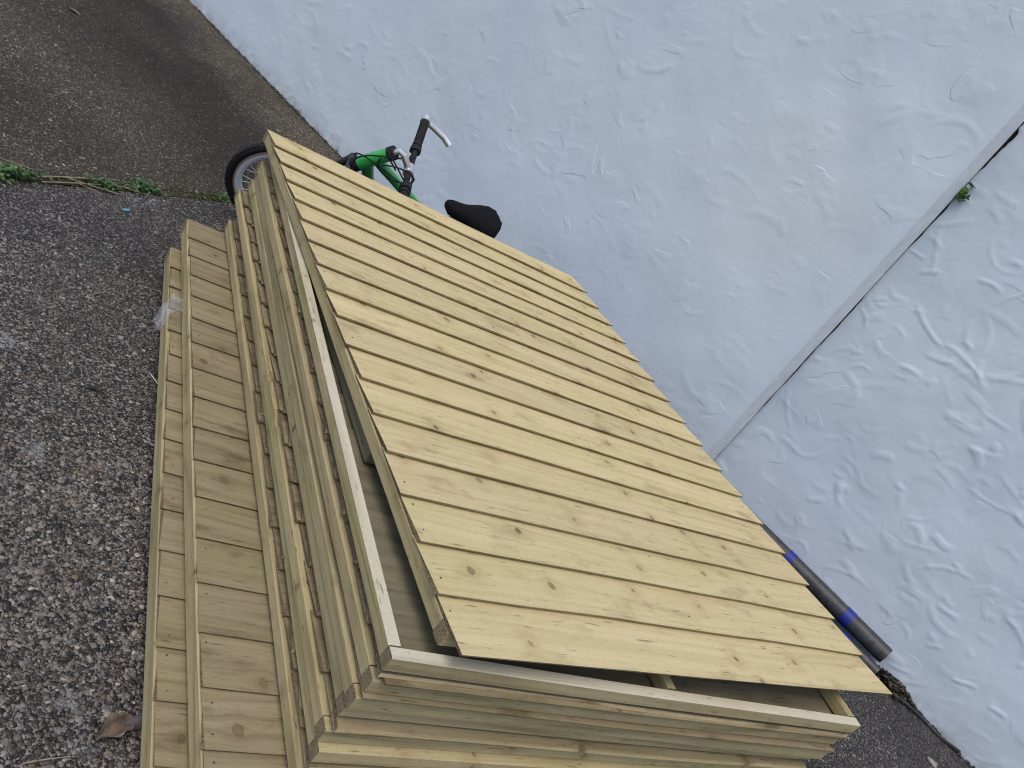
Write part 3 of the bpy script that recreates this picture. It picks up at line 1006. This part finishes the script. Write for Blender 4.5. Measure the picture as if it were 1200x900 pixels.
# stem and handlebar
CL = st(HT + AX * 0.06 + Vector((0.09, 0, 0.01)))
mb = MB()
T(mb, [HT + AX * 0.02, HT + AX * 0.05, HT + AX * 0.062 + (CL - HT - AX * 0.06) * 0.2, CL], [0.012, 0.013, 0.014, 0.013], 12)
mb.tube([CL - lat * 0.022, CL + lat * 0.022], 0.020, 14)
mb.build('stem', chrome, bike)
BE = st(HT + AX * 0.06 + Vector((0.07, 0.29, 0.03)))
BO = st(HT + AX * 0.06 + Vector((0.07, -0.29, 0.03)))
hb = MB()
hb.tube([BO, CL, BE], 0.0125, 12)
hbar = hb.build('handlebar', rub, bike)
for E_ in (BE, BO):
    u = (E_ - CL).normalized()
    mb = MB()
    mb.tube([E_ - u * 0.145, E_ - u * 0.14, E_ - u * 0.02, E_ - u * 0.015], [0.014, 0.0165, 0.0165, 0.014], 12)
    mb.tube([E_ - u * 0.16, E_ - u * 0.145], 0.019, 12)
    mb.tube([E_ - u * 0.19, E_ - u * 0.168], 0.022, 12)
    for q in range(10):
        mb.tube([E_ - u * (0.03 + q * 0.011), E_ - u * (0.034 + q * 0.011)], 0.0178, 12)
    mb.build('grip', rub, bike)
    f_ = (Rs @ Vector((1, 0, 0.85))).normalized()
    mb = MB()
    mb.tube([E_ - u * 0.016, E_ + u * 0.008], 0.0205, 14)
    mb.tube([E_ - u * 0.003, E_ - u * 0.003 + f_ * 0.05, E_ - u * 0.006 + f_ * 0.10, E_ - u * 0.022 + f_ * 0.135], [0.0145, 0.014, 0.0145, 0.0145], 12)
    mb.build('bar_end', chrome, bike)
    # brake lever
    g_ = (Rs @ Vector((1, 0, -0.55))).normalized()
    c0 = E_ - u * 0.195
    mb = MB()
    mb.tube([c0 + g_ * 0.012, c0 + g_ * 0.035 + u * 0.01], [0.014, 0.012], 10)
    mb.tube([c0 + g_ * 0.035, c0 + g_ * 0.05 + u * 0.03, c0 + g_ * 0.052 + u * 0.09], [0.009, 0.007, 0.006], 8)
    mb.build('brake_lever', chrome, bike)
# cables


def bez(p0, p1, p2, p3, n=18):
    out = []
    for i in range(n + 1):
        t = i / n
        out.append(p0 * (1 - t) ** 3 + p1 * 3 * t * (1 - t) ** 2 + p2 * 3 * t * t * (1 - t) + p3 * t ** 3)
    return out


u1 = (BE - CL).normalized()
u2 = (BO - CL).normalized()
fr = (Rs @ Vector((1, 0, 0)))
mb = MB()
mb.tube(bez(BE - u1 * 0.20 + AX * 0.01, BE - u1 * 0.30 + AX * 0.02, HB + Vector((0.16, 0.02, 0.14)), HB + Vector((0.03, 0.03, -0.02))), 0.0032, 6)
mb.tube(bez(BE - u1 * 0.20, CL + fr * 0.12 - u1 * 0.02, CL + fr * 0.10 - u1 * 0.14, HT + Vector((-0.10, 0.02, -0.02))), 0.0032, 6)
mb.tube(bez(BO - u2 * 0.20, CL + Vector((0.20, 0, 0.10)), HT + Vector((0.14, 0.06, 0.12)), HT + Vector((-0.06, 0.03, -0.03))), 0.0032, 6)
loop = [CL + Vector((0.055, 0.02, -0.01)) + Vector((0.07 * math.cos(t), 0.03 * math.sin(t * 0.7), 0.06 * math.sin(t))) for t in [i * 2 * PI / 26 for i in range(27)]]
mb.tube(loop, 0.003, 6)
mb.tube(bez(BO - u2 * 0.19, CL + fr * 0.10 + u2 * 0.02, HB + Vector((0.10, 0, 0.10)), HB + Vector((0.02, -0.03, -0.01))), 0.0032, 6)
mb.build('cables', rub, bike)
# saddle
sn = Vector((-0.08, 0, bp[5]))
v, f = [], []
NS, NR = 30, 16
for i in range(NS + 1):
    t = i / NS
    x = 0.012 - 0.325 * t
    wd = 0.034 + 0.018 * t + 0.036 / (1 + math.exp(-(t - 0.55) * 9))
    wd *= math.sqrt(max(0.0, 1 - max(0, (t - 0.80) / 0.2) ** 2.0)) if t > 0.80 else 1
    wd *= math.sqrt(max(0.02, min(1, t / 0.08))) if t < 0.08 else 1
    th = 0.021 + 0.008 * t
    zc = 0.012 * (2 * t - 1) ** 2 + 0.006 * t
    if t > 0.93 or t < 0.04:
        th *= 0.6
    for j in range(NR):
        a = 2 * PI * j / NR
        cy, cz = math.cos(a), math.sin(a)
        z = cz * th if cz > 0 else cz * th * 0.9
        v.append(sn + Vector((x, cy * wd, zc + z - (0.012 * cy * cy if cz < 0.5 else 0.0))))
for i in range(NS):
    for j in range(NR):
        a, b = i * NR + j, i * NR + (j + 1) % NR
        f.append((a, b, b + NR, a + NR))
f.append(tuple(reversed(range(NR))))
f.append(tuple(NS * NR + j for j in range(NR)))
mesh_obj('saddle', v, f, [fab], bike, smooth=True)
mb = MB()
T(mb, [SC, Vector((-0.235, 0, bp[5] - 0.02))], 0.0125, 12)
mb.build('seat_post', chrome, bike)
mb = MB()
T(mb, [BBK + Vector((0, 0.05, 0)), BBK + Vector((0, -0.05, 0))], 0.02, 12)
T(mb, [BBK + Vector((0, 0.055, 0)), BBK + Vector((0.12, 0.06, -0.09))], 0.011, 8)
T(mb, [BBK + Vector((0, -0.055, 0)), BBK + Vector((-0.12, -0.06, 0.09))], 0.011, 8)
mb.box(BBK + Vector((0.12, 0.11, -0.09)), (0.045, 0.045, 0.012))
mb.box(BBK + Vector((-0.12, -0.09, 0.05)), (0.045, 0.045, 0.012))
mb.build('crankset', rub, bike)
mb = MB()
for zz_ in (-0.004, 0.004):
    mb.tube([BBK + Vector((0.075 * math.cos(2 * PI * i / 30), -0.04 + zz_, 0.075 * math.sin(2 * PI * i / 30))) for i in range(30)], 0.004, 5, closed=True)
mb.tube([BBK + Vector((0, -0.04, 0.078)), RA + Vector((0, -0.04, 0.035))], 0.004, 5)
mb.tube([BBK + Vector((0, -0.04, -0.078)), RA + Vector((0, -0.04, -0.035))], 0.004, 5)
mb.build('chain', chrome, bike)

# ------------------------------------------------------------------ pipes against the recessed wall
kpp = NT('dark_grey_plastic')
_t = kpp.n('ShaderNodeTexCoord').outputs['Object']
kpp = kpp.out(kpp.ramp(kpp.noise(_t, 35, 5, 0.7), [(0.38, (0.018, 0.020, 0.024)), (0.62, (0.045, 0.047, 0.05)), (0.92, (0.10, 0.10, 0.10))]), 0.5, kpp.bump(kpp.noise(_t, 60, 3), 0.0008))
kbt = NT('blue_tape').out((0.006, 0.016, 0.20), 0.55)
kbl = NT('black_plastic').out((0.02, 0.02, 0.022), 0.5)


def pipe(label, a0, a1, off, zc, r_, bands, hollow=0.003, z1=None):
    root = empty('drain_pipe', wall_pt((a0 + a1) / 2, off, 0))
    tag(root, label, 'pipe', 'pipes lying along the wall')
    inv = Matrix.Translation(-root.location)
    z1 = zc if z1 is None else z1
    d0, d1 = wall_pt(a0, off, z1), wall_pt(a1, off, zc)
    v, f = [], []
    n = 24
    dr = (d1 - d0).normalized()
    up = Vector((0, 0, 1))
    sd = dr.cross(up).normalized()
    N_ = 9
    for i in range(N_):
        p = d0.lerp(d1, i / (N_ - 1))
        for rr in (r_, r_ - hollow):
            for j in range(n):
                t = 2 * PI * j / n
                v.append(p + sd * math.cos(t) * rr + up * math.sin(t) * rr)
    for i in range(N_ - 1):
        for kk in (0, 1):
            for j in range(n):
                a = i * 2 * n + kk * n + j
                b = i * 2 * n + kk * n + (j + 1) % n
                f.append((a, b, b + 2 * n, a + 2 * n) if kk else (b, a, a + 2 * n, b + 2 * n))
    for i in (0, N_ - 1):
        for j in range(n):
            a = i * 2 * n + j
            b = i * 2 * n + (j + 1) % n
            f.append((a, b, b + n, a + n))
    o = mesh_obj('pipe_body', v, f, [kpp], root, smooth=True)
    o.data.set_sharp_from_angle(angle=math.radians(40))
    o.matrix_parent_inverse = inv
    for (s0, s1) in bands:
        m2 = MB()
        t0, t1 = (s0 - a0) / (a1 - a0), (s1 - a0) / (a1 - a0)
        m2.tube([d0.lerp(d1, t0), d0.lerp(d1, t1)], r_ + 0.0012, 24)
        ob = m2.build('tape_band', kbt, root)
        ob.matrix_parent_inverse = inv
    return root


pipe('thicker dark grey drain pipe with blue tape bands lying against the white wall', 2.42, 3.338, -REC + 0.037, 0.083, 0.0345,
     [(2.835, 2.870), (3.130, 3.170)])
pipe('thin grey pipe with a blue tape band tucked in front of the thicker pipe', 2.5, 3.354, -REC + 0.078, 0.026, 0.022, [(3.178, 3.212)])
# half round white offcut and debris
mb = MB()
cpt = wall_pt(3.315, -REC + 0.118, 0.014)
mb.box(cpt, (0.022, 0.008, 0.006), zr @ Matrix.Rotation(0.1, 3, 'Z'))
tag(mb.build('plastic_offcut', NT('white_plastic').out((0.7, 0.7, 0.72), 0.5), smooth=False), 'small white plastic offcut at the foot of the thin pipe', 'offcut')
# black plastic edging strip curving away from the pipes along the wall foot
mb = MB()
pts = [wall_pt(3.46 + 0.034 * i, -REC + 0.060 - 0.0050 * i + 0.006 * math.sin(i * 1.3), 0.010 + 0.004 * math.sin(i)) for i in range(9)]
mb.tube(pts, 0.007, 6, oval=(1, 0.4))
tag(mb.build('edging_strip', kbl), 'black plastic edging strip along the foot of the wall past the pipes', 'edging')

# leaf litter and grit at the wall foot
kd = NT('leaf_litter')
_i = kd.n('ShaderNodeNewGeometry').outputs['Random Per Island']
kd = kd.out(kd.ramp(_i, [(0, (0.012, 0.011, 0.009)), (0.5, (0.03, 0.025, 0.018)), (0.8, (0.06, 0.045, 0.03)), (1, (0.13, 0.11, 0.075))]), 0.9)
v, f = [], []
for i in range(3600):
    far = random.random() < 0.45
    if far:
        a = random.uniform(-1.9, EDGE)
        off = abs(random.gauss(0, 0.012)) + 0.004
        s = random.uniform(0.003, 0.009)
    else:
        a = random.gauss(3.43, 0.06) if random.random() < 0.35 else random.uniform(EDGE, 4.2)
        wgt = math.exp(-((a - 3.43) / 0.07) ** 2)
        off = -REC + 0.008 + abs(random.gauss(0, 0.010 + 0.03 * wgt))
        s = random.uniform(0.003, 0.009) * (1 + 1.1 * wgt)
    c = wall_pt(a, off, random.uniform(0.003, 0.012) + (0.035 * random.random() * (not far)) * math.exp(-((a - 3.43) / 0.09) ** 2))
    q = Matrix.Rotation(random.uniform(0, 6.28), 3, 'Z') @ Matrix.Rotation(random.gauss(0, 0.6), 3, 'X')
    base = len(v)
    for (x, y, z) in ((-1, 0, 0), (0, -0.45, 0.12), (1, 0, 0.05), (0, 0.45, 0.18)):
        v.append(c + q @ Vector((x * s, y * s, z * s)))
    f.append((base, base + 1, base + 2, base + 3))
tag(mesh_obj('leaf_litter', v, f, [kd]), 'dark crumbled leaves and grit along the foot of the white wall', kind='stuff')

# ------------------------------------------------------------------ weeds in the joint
kg = NT('weed_leaf')
_i = kg.n('ShaderNodeNewGeometry').outputs['Random Per Island']
kg = kg.out(kg.ramp(_i, [(0, (0.022, 0.055, 0.014)), (0.5, (0.040, 0.095, 0.024)), (0.85, (0.065, 0.14, 0.036)), (1, (0.12, 0.16, 0.055))]), 0.55)
kgd = NT('dry_grass').out((0.30, 0.24, 0.14), 0.8)
km = NT('moss')
_i = km.n('ShaderNodeNewGeometry').outputs['Random Per Island']
km = km.out(km.ramp(_i, [(0, (0.04, 0.05, 0.015)), (0.5, (0.08, 0.10, 0.03)), (0.8, (0.14, 0.15, 0.05)), (1, (0.20, 0.16, 0.09))]), 0.8)


def leaf_geo(v, f, c, q, s):
    """small toothed leaf with a fold along the midrib"""
    out = [(-1, 0), (-0.55, 0.42), (-0.3, 0.36), (-0.1, 0.62), (0.15, 0.45), (0.4, 0.5), (0.6, 0.25), (1, 0)]
    base = len(v)
    for (x, y) in out:
        v.append(c + q @ Vector((x * s, y * s, abs(y) * s * 0.35)))
    for (x, y) in out[1:-1]:
        v.append(c + q @ Vector((x * s, -y * s, abs(y) * s * 0.35)))
    n = len(out)
    for i in range(n - 1):
        a = base + i
        b = base + i + 1
        a2 = base if i == 0 else base + n + i - 1
        b2 = base + n - 1 if i == n - 2 else base + n + i
        if i == 0:
            f.append((a, b2, b))
        elif i == n - 2:
            f.append((a, a2, b))
        else:
            f.append((a, a2, b2, b))


def weed(label, t0, t1, nleaf, ht, smin, smax, side=0.0, group='weeds in the joint between the slabs'):
    ctr = J0 + JD * ((t0 + t1) / 2)
    root = empty('weed', ctr)
    tag(root, label, 'weed', group)
    v, f = [], []
    st_ = MB()
    for i in range(nleaf):
        t = random.gauss(0, 0.36) * (t1 - t0) * 0.75
        p = JD * t + JN * (random.gauss(0, 0.016) + side)
        z = ht * random.random() ** 0.8 * max(0.15, 1 - abs(t) / (t1 - t0))
        c = Vector((p.x, p.y, z + 0.004))
        s = random.uniform(smin, smax)
        q = Matrix.Rotation(random.uniform(0, 2 * PI), 3, 'Z') @ Matrix.Rotation(random.gauss(0, 0.45), 3, 'Y') @ Matrix.Rotation(random.gauss(0, 0.4), 3, 'X')
        leaf_geo(v, f, c, q, s)
        if i % 2 == 0:
            st_.tube([Vector((p.x * 0.85, p.y * 0.85, -0.015)), (c + Vector((p.x, p.y, 0)) * 0.0 + q @ Vector((-s, 0, 0)))], 0.0008, 4, cap=False)
    mesh_obj('foliage', v, f, [kg], root)
    st_.build('stems', kg, root)['kind'] = 'stuff'


weed('thick clump of toothed green weeds at the left end of the joint', -0.07, 0.13, 230, 0.026, 0.005, 0.011)
weed('wide low green weed clump left of centre in the joint, past the dry twigs', 0.27, 0.37, 120, 0.020, 0.005, 0.010)
weed('bushy dark green weed clump halfway along the joint', 0.42, 0.54, 170, 0.024, 0.005, 0.011)
weed('thin yellowish weed beside the bicycle wheel', 0.76, 0.88, 80, 0.014, 0.003, 0.006)
v, f = [], []
for i in range(5200):
    t = random.uniform(-0.6, 1.6)
    den = 1.0 if t > 0.45 else 0.5
    if random.random() > den:
        continue
    c = J0 + JD * t + JN * random.gauss(0, 0.010)
    c.z = random.uniform(-0.012, 0.006)
    s = random.uniform(0.002, 0.006)
    q = Matrix.Rotation(random.uniform(0, 6.28), 3, 'Z') @ Matrix.Rotation(random.gauss(0, 0.8), 3, 'X')
    b = len(v)
    for (x, y, z) in ((-1, 0, 0), (0, -0.3, 0.2), (1, 0, 0.4), (0, 0.3, 0.2)):
        v.append(c + q @ Vector((x * s, y * s, z * s)))
    f.append((b, b + 1, b + 2, b + 3))
tag(mesh_obj('moss', v, f, [km]), 'moss and dry bits filling the joint between the two slabs', kind='stuff')
# dry twigs over the joint


def twig(label, pts, r_, subs=()):
    m_ = MB()
    m_.tube(pts, [r_ * (1 - 0.6 * i / (len(pts) - 1)) for i in range(len(pts))], 6)
    for s_ in subs:
        m_.tube(s_, r_ * 0.55, 5)
    o_ = m_.build('twig', ktw)
    tag(o_, label, 'twig', 'dry twigs')
    return o_


ktw = NT('dry_twig')
_t = ktw.n('ShaderNodeTexCoord').outputs['Object']
ktw = ktw.out(ktw.ramp(ktw.noise(_t, 90, 3), [(0.3, (0.16, 0.12, 0.08)), (0.7, (0.36, 0.30, 0.21))]), 0.85)


def jp(t, s, z=0.004):
    return J0 + JD * t + JN * s + Vector((0, 0, z))


twig('long pale dry twig lying along the joint between two weed clumps', [jp(0.10, 0.0, 0.008), jp(0.20, 0.008, 0.012), jp(0.30, 0.020, 0.010), jp(0.41, 0.036, 0.006)], 0.0034, [[jp(0.20, 0.008, 0.012), jp(0.27, -0.02, 0.01), jp(0.35, -0.045, 0.006)]])
twig('thin dry twig crossing under the long pale one', [jp(0.11, -0.022, 0.006), jp(0.24, -0.016, 0.012), jp(0.44, 0.0, 0.006)], 0.0024, [[jp(0.22, -0.012, 0.012), jp(0.29, -0.055, 0.005)]])
twig('bare forked twig at the far left edge of the weeds', [jp(-0.12, 0.07, 0.01), jp(0.0, 0.045, 0.03), jp(0.10, 0.015, 0.02)], 0.0028)
twig('short dry stalk between the two middle weed clumps', [jp(0.40, 0.0, 0.006), jp(0.44, -0.03, 0.01), jp(0.52, -0.045, 0.004)], 0.0022)

# weed growing out of the wall crack
kg2 = NT('young_weed_leaf').out((0.085, 0.19, 0.03), 0.55)
root = empty('wall_weed', wall_pt(EDGE - 0.008, -REC + 0.002, 1.52))
tag(root, 'tiny green weed sprouting from the crack in the white wall', 'weed')
v, f = [], []
for i in range(34):
    zz_ = random.gauss(0, 0.013)
    c = D * (0.006 + abs(random.gauss(0, 0.013))) + NRM * abs(random.gauss(0.014, 0.008)) + Vector((0, 0, zz_ - (0.004 if i < 26 else -0.03)))
    q = Matrix.Rotation(random.uniform(0, 6.28), 3, 'Z') @ Matrix.Rotation(random.gauss(1.0, 0.6), 3, 'X')
    leaf_geo(v, f, c, q, random.uniform(0.008, 0.016))
mesh_obj('foliage', v, f, [kg2], root)

# ------------------------------------------------------------------ small things on the driveway
klf = NT('dead_leaf')
_t = klf.n('ShaderNodeTexCoord').outputs['Object']
klf = klf.out(klf.ramp(klf.noise(_t, 70, 4), [(0.3, (0.075, 0.052, 0.036)), (0.7, (0.19, 0.14, 0.10))]), 0.75, klf.bump(klf.noise(_t, 150, 3), 0.001))


def dead_leaf(label, loc, size, rz, curl=0.5, seed=1):
    r = random.Random(seed)
    n = 13
    v, f = [], []
    for i in range(n):
        t = i / (n - 1)
        w_ = size * 0.55 * math.sin(PI * min(1, t * 0.96 + 0.03)) ** 0.7 * (1 + 0.16 * math.sin(t * 13 + seed))
        for j in range(7):
            s = (j - 3) / 3
            y = s * w_
            z = curl * size * (0.55 * s * s + 0.35 * math.sin(t * 3.2 + 0.4)) + size * 0.05 * math.sin(7 * s + t * 9 + seed) + r.uniform(0, 0.02) * size
            x = (t - 0.5) * size * 2 * (1 - 0.12 * abs(s))
            v.append((x, y, max(z, 0.002)))
    for i in range(n - 1):
        for j in range(6):
            a = i * 7 + j
            f.append((a, a + 1, a + 8, a + 7))
    # stalk
    o_ = mesh_obj('dead_leaf', v, f, [klf], smooth=True)
    o_.location = loc
    o_.rotation_euler = (0.1, -0.1, rz)
    m2 = o_.modifiers.new('thickness', 'SOLIDIFY')
    m2.thickness = 0.0006
    tag(o_, label, 'leaf', 'dead leaves on the driveway')
    return o_


dead_leaf('curled brown dead leaf on the driveway by the lower left end of the panels', (-0.272, 0.200, 0.006), 0.034, 0.5, 0.95, 4)
dead_leaf('dry brown leaf on the dark slab near the top edge, the longer of two', (-0.37, 3.64, 0.004), 0.030, 2.4, 0.3, 5)
dead_leaf('small pale leaf scrap near the top edge beside a longer dry leaf', (-0.452, 3.527, 0.004), 0.014, 1.2, 0.3, 8)
# small stones and scraps


def stone(label, loc, r_, mat, seed, sq=(1, 0.7, 0.45), group=None):
    rr = random.Random(seed)
    m_ = bpy.data.meshes.new('stone')
    v, f = [], []
    n, k_ = 12, 7
    ph = [rr.uniform(0, 6.28) for _ in range(4)]
    for i in range(k_):
        la = -PI / 2 + PI * (i + 0.5) / k_
        for j in range(n):
            lo = 2 * PI * j / n
            q = 1 + 0.10 * math.sin(2 * lo + ph[0]) + 0.08 * math.sin(3 * lo + ph[1] + la) + rr.uniform(-.02, .02)
            v.append((math.cos(la) * math.cos(lo) * q * r_ * sq[0], math.cos(la) * math.sin(lo) * q * r_ * sq[1], math.sin(la) * r_ * sq[2]))
    for i in range(k_ - 1):
        for j in range(n):
            a, b = i * n + j, i * n + (j + 1) % n
            f.append((a, b, b + n, a + n))
    f.append(tuple(reversed(range(n))))
    f.append(tuple((k_ - 1) * n + j for j in range(n)))
    o_ = mesh_obj('stone', v, f, [mat], smooth=True)
    o_.location = loc
    o_.rotation_euler = (0, 0, rr.uniform(0, 6))
    tag(o_, label, 'stone', group)
    return o_


ks1 = NT('buff_stone')
_t = ks1.n('ShaderNodeTexCoord').outputs['Object']
ks1 = ks1.out(ks1.ramp(ks1.noise(_t, 60, 4), [(0.3, (0.22, 0.19, 0.15)), (0.7, (0.36, 0.33, 0.28))]), 0.8)
ks2 = NT('purplish_stone').out((0.075, 0.068, 0.072), 0.8)
stone('round buff stone on the ground right of the panels near the bottom edge', (2.437, 0.135, 0.008), 0.019, ks1, 4)
stone('smooth purplish stone wedged against the lowest panel beside the dead leaf', (-0.226, 0.215, 0.012), 0.026, ks2, 9, (1.3, 0.5, 0.6))
m_ = MB()
m_.tube(bez(Vector((-0.172, 1.150, 0.012)), Vector((-0.168, 1.13, 0.02)), Vector((-0.158, 1.11, 0.012)), Vector((-0.135, 1.095, 0.012)), 8), 0.0014, 5)
tag(m_.build('twig', NT('bleached_stalk').out((0.55, 0.50, 0.40), 0.8)), 'thin bleached curved stalk on the driveway by the left side of the panels', 'twig')
twig('short dry stalk on the gravel near the bottom left corner', [Vector((-0.40, 0.146, 0.008)), Vector((-0.37, 0.150, 0.012)), Vector((-0.335, 0.157, 0.008))], 0.0014)
# blue plastic fleck, dark scraps
m_ = MB()
m_.box((-0.201, 1.967, 0.007), (0.010, 0.004, 0.0015), Matrix.Rotation(0.6, 3, 'Z') @ Matrix.Rotation(0.3, 3, 'X'))
m_.box((-0.206, 1.960, 0.007), (0.004, 0.004, 0.001), Matrix.Rotation(1.4, 3, 'Z'))
tag(m_.build('plastic_scrap', NT('blue_plastic').out((0.08, 0.28, 0.38), 0.4), smooth=False), 'tiny pale blue plastic scrap on the driveway below the weeds', 'scrap')
kdk = NT('blackened_leaf').out((0.012, 0.016, 0.010), 0.6)
for (p, lab, rz) in (((-0.463, 1.600, 0.006), 'small blackish leaf scrap on the driveway near the left edge', 2.3), ((-0.301, 1.044, 0.006), 'small dark green leaf scrap on the gravel, left of the panels', 2.9)):
    v, f = [], []
    for i in range(3):
        leaf_geo(v, f, Vector((0.007 * (i - 1), 0.003 * (i % 2), 0.002)), Matrix.Rotation(rz + i * 0.9, 3, 'Z'), 0.009)
    o_ = mesh_obj('leaf_scrap', v, f, [kdk])
    o_.location = p
    tag(o_, lab, 'leaf scrap')

# torn clear wrap caught on the side of the lowest panel
kpl = NT('clear_wrap')
_t = kpl.n('ShaderNodeTexCoord').outputs['Object']
kpl = kpl.out((0.62, 0.64, 0.74), 0.10, kpl.bump(kpl.noise(_t, 60, 4), 0.004), Alpha=0.16, Specular_IOR_Level=0.8)
u_ = Vector((-math.sin(y2), math.cos(y2), 0))
s_ = Vector((math.cos(y2), math.sin(y2), 0))
root_c = Vector((c2.x, c2.y, 0)) - u_ * 0.335
v, f = [], []
nu, nv = 15, 11
for i in range(nu):
    for j in range(nv):
        tu = i / (nu - 1)
        tv = j / (nv - 1)
        along = (tu - 0.5) * 0.085 * (1.15 - 0.55 * abs(tv - 0.5)) - 0.03 * tv
        across = 0.032 - 0.075 * tv
        if tv < 0.45:
            z = zt + 0.0605 + 0.007 * math.sin(tu * 11 + tv * 5) + 0.008
            ac = across
        else:
            z = zt + 0.0605 - (tv - 0.45) * 0.115 + 0.004 * math.sin(tu * 9)
            ac = -0.006 - 0.008 * math.sin(tu * 8 + tv * 7) - 0.012 * (tv - 0.45)
        z += 0.004 * math.sin(17 * tu + 23 * tv)
        v.append(root_c + u_ * along + s_ * ac + Vector((0, 0, z)))
for i in range(nu - 1):
    for j in range(nv - 1):
        if (i in (0, nu - 2)) and j > 6 and (i + j) % 2:
            continue
        a = i * nv + j
        f.append((a, a + 1, a + nv + 1, a + nv))
tag(mesh_obj('plastic_wrap', v, f, [kpl], smooth=True), 'torn piece of clear plastic wrap caught on the left side of the lowest panel', 'plastic wrap')
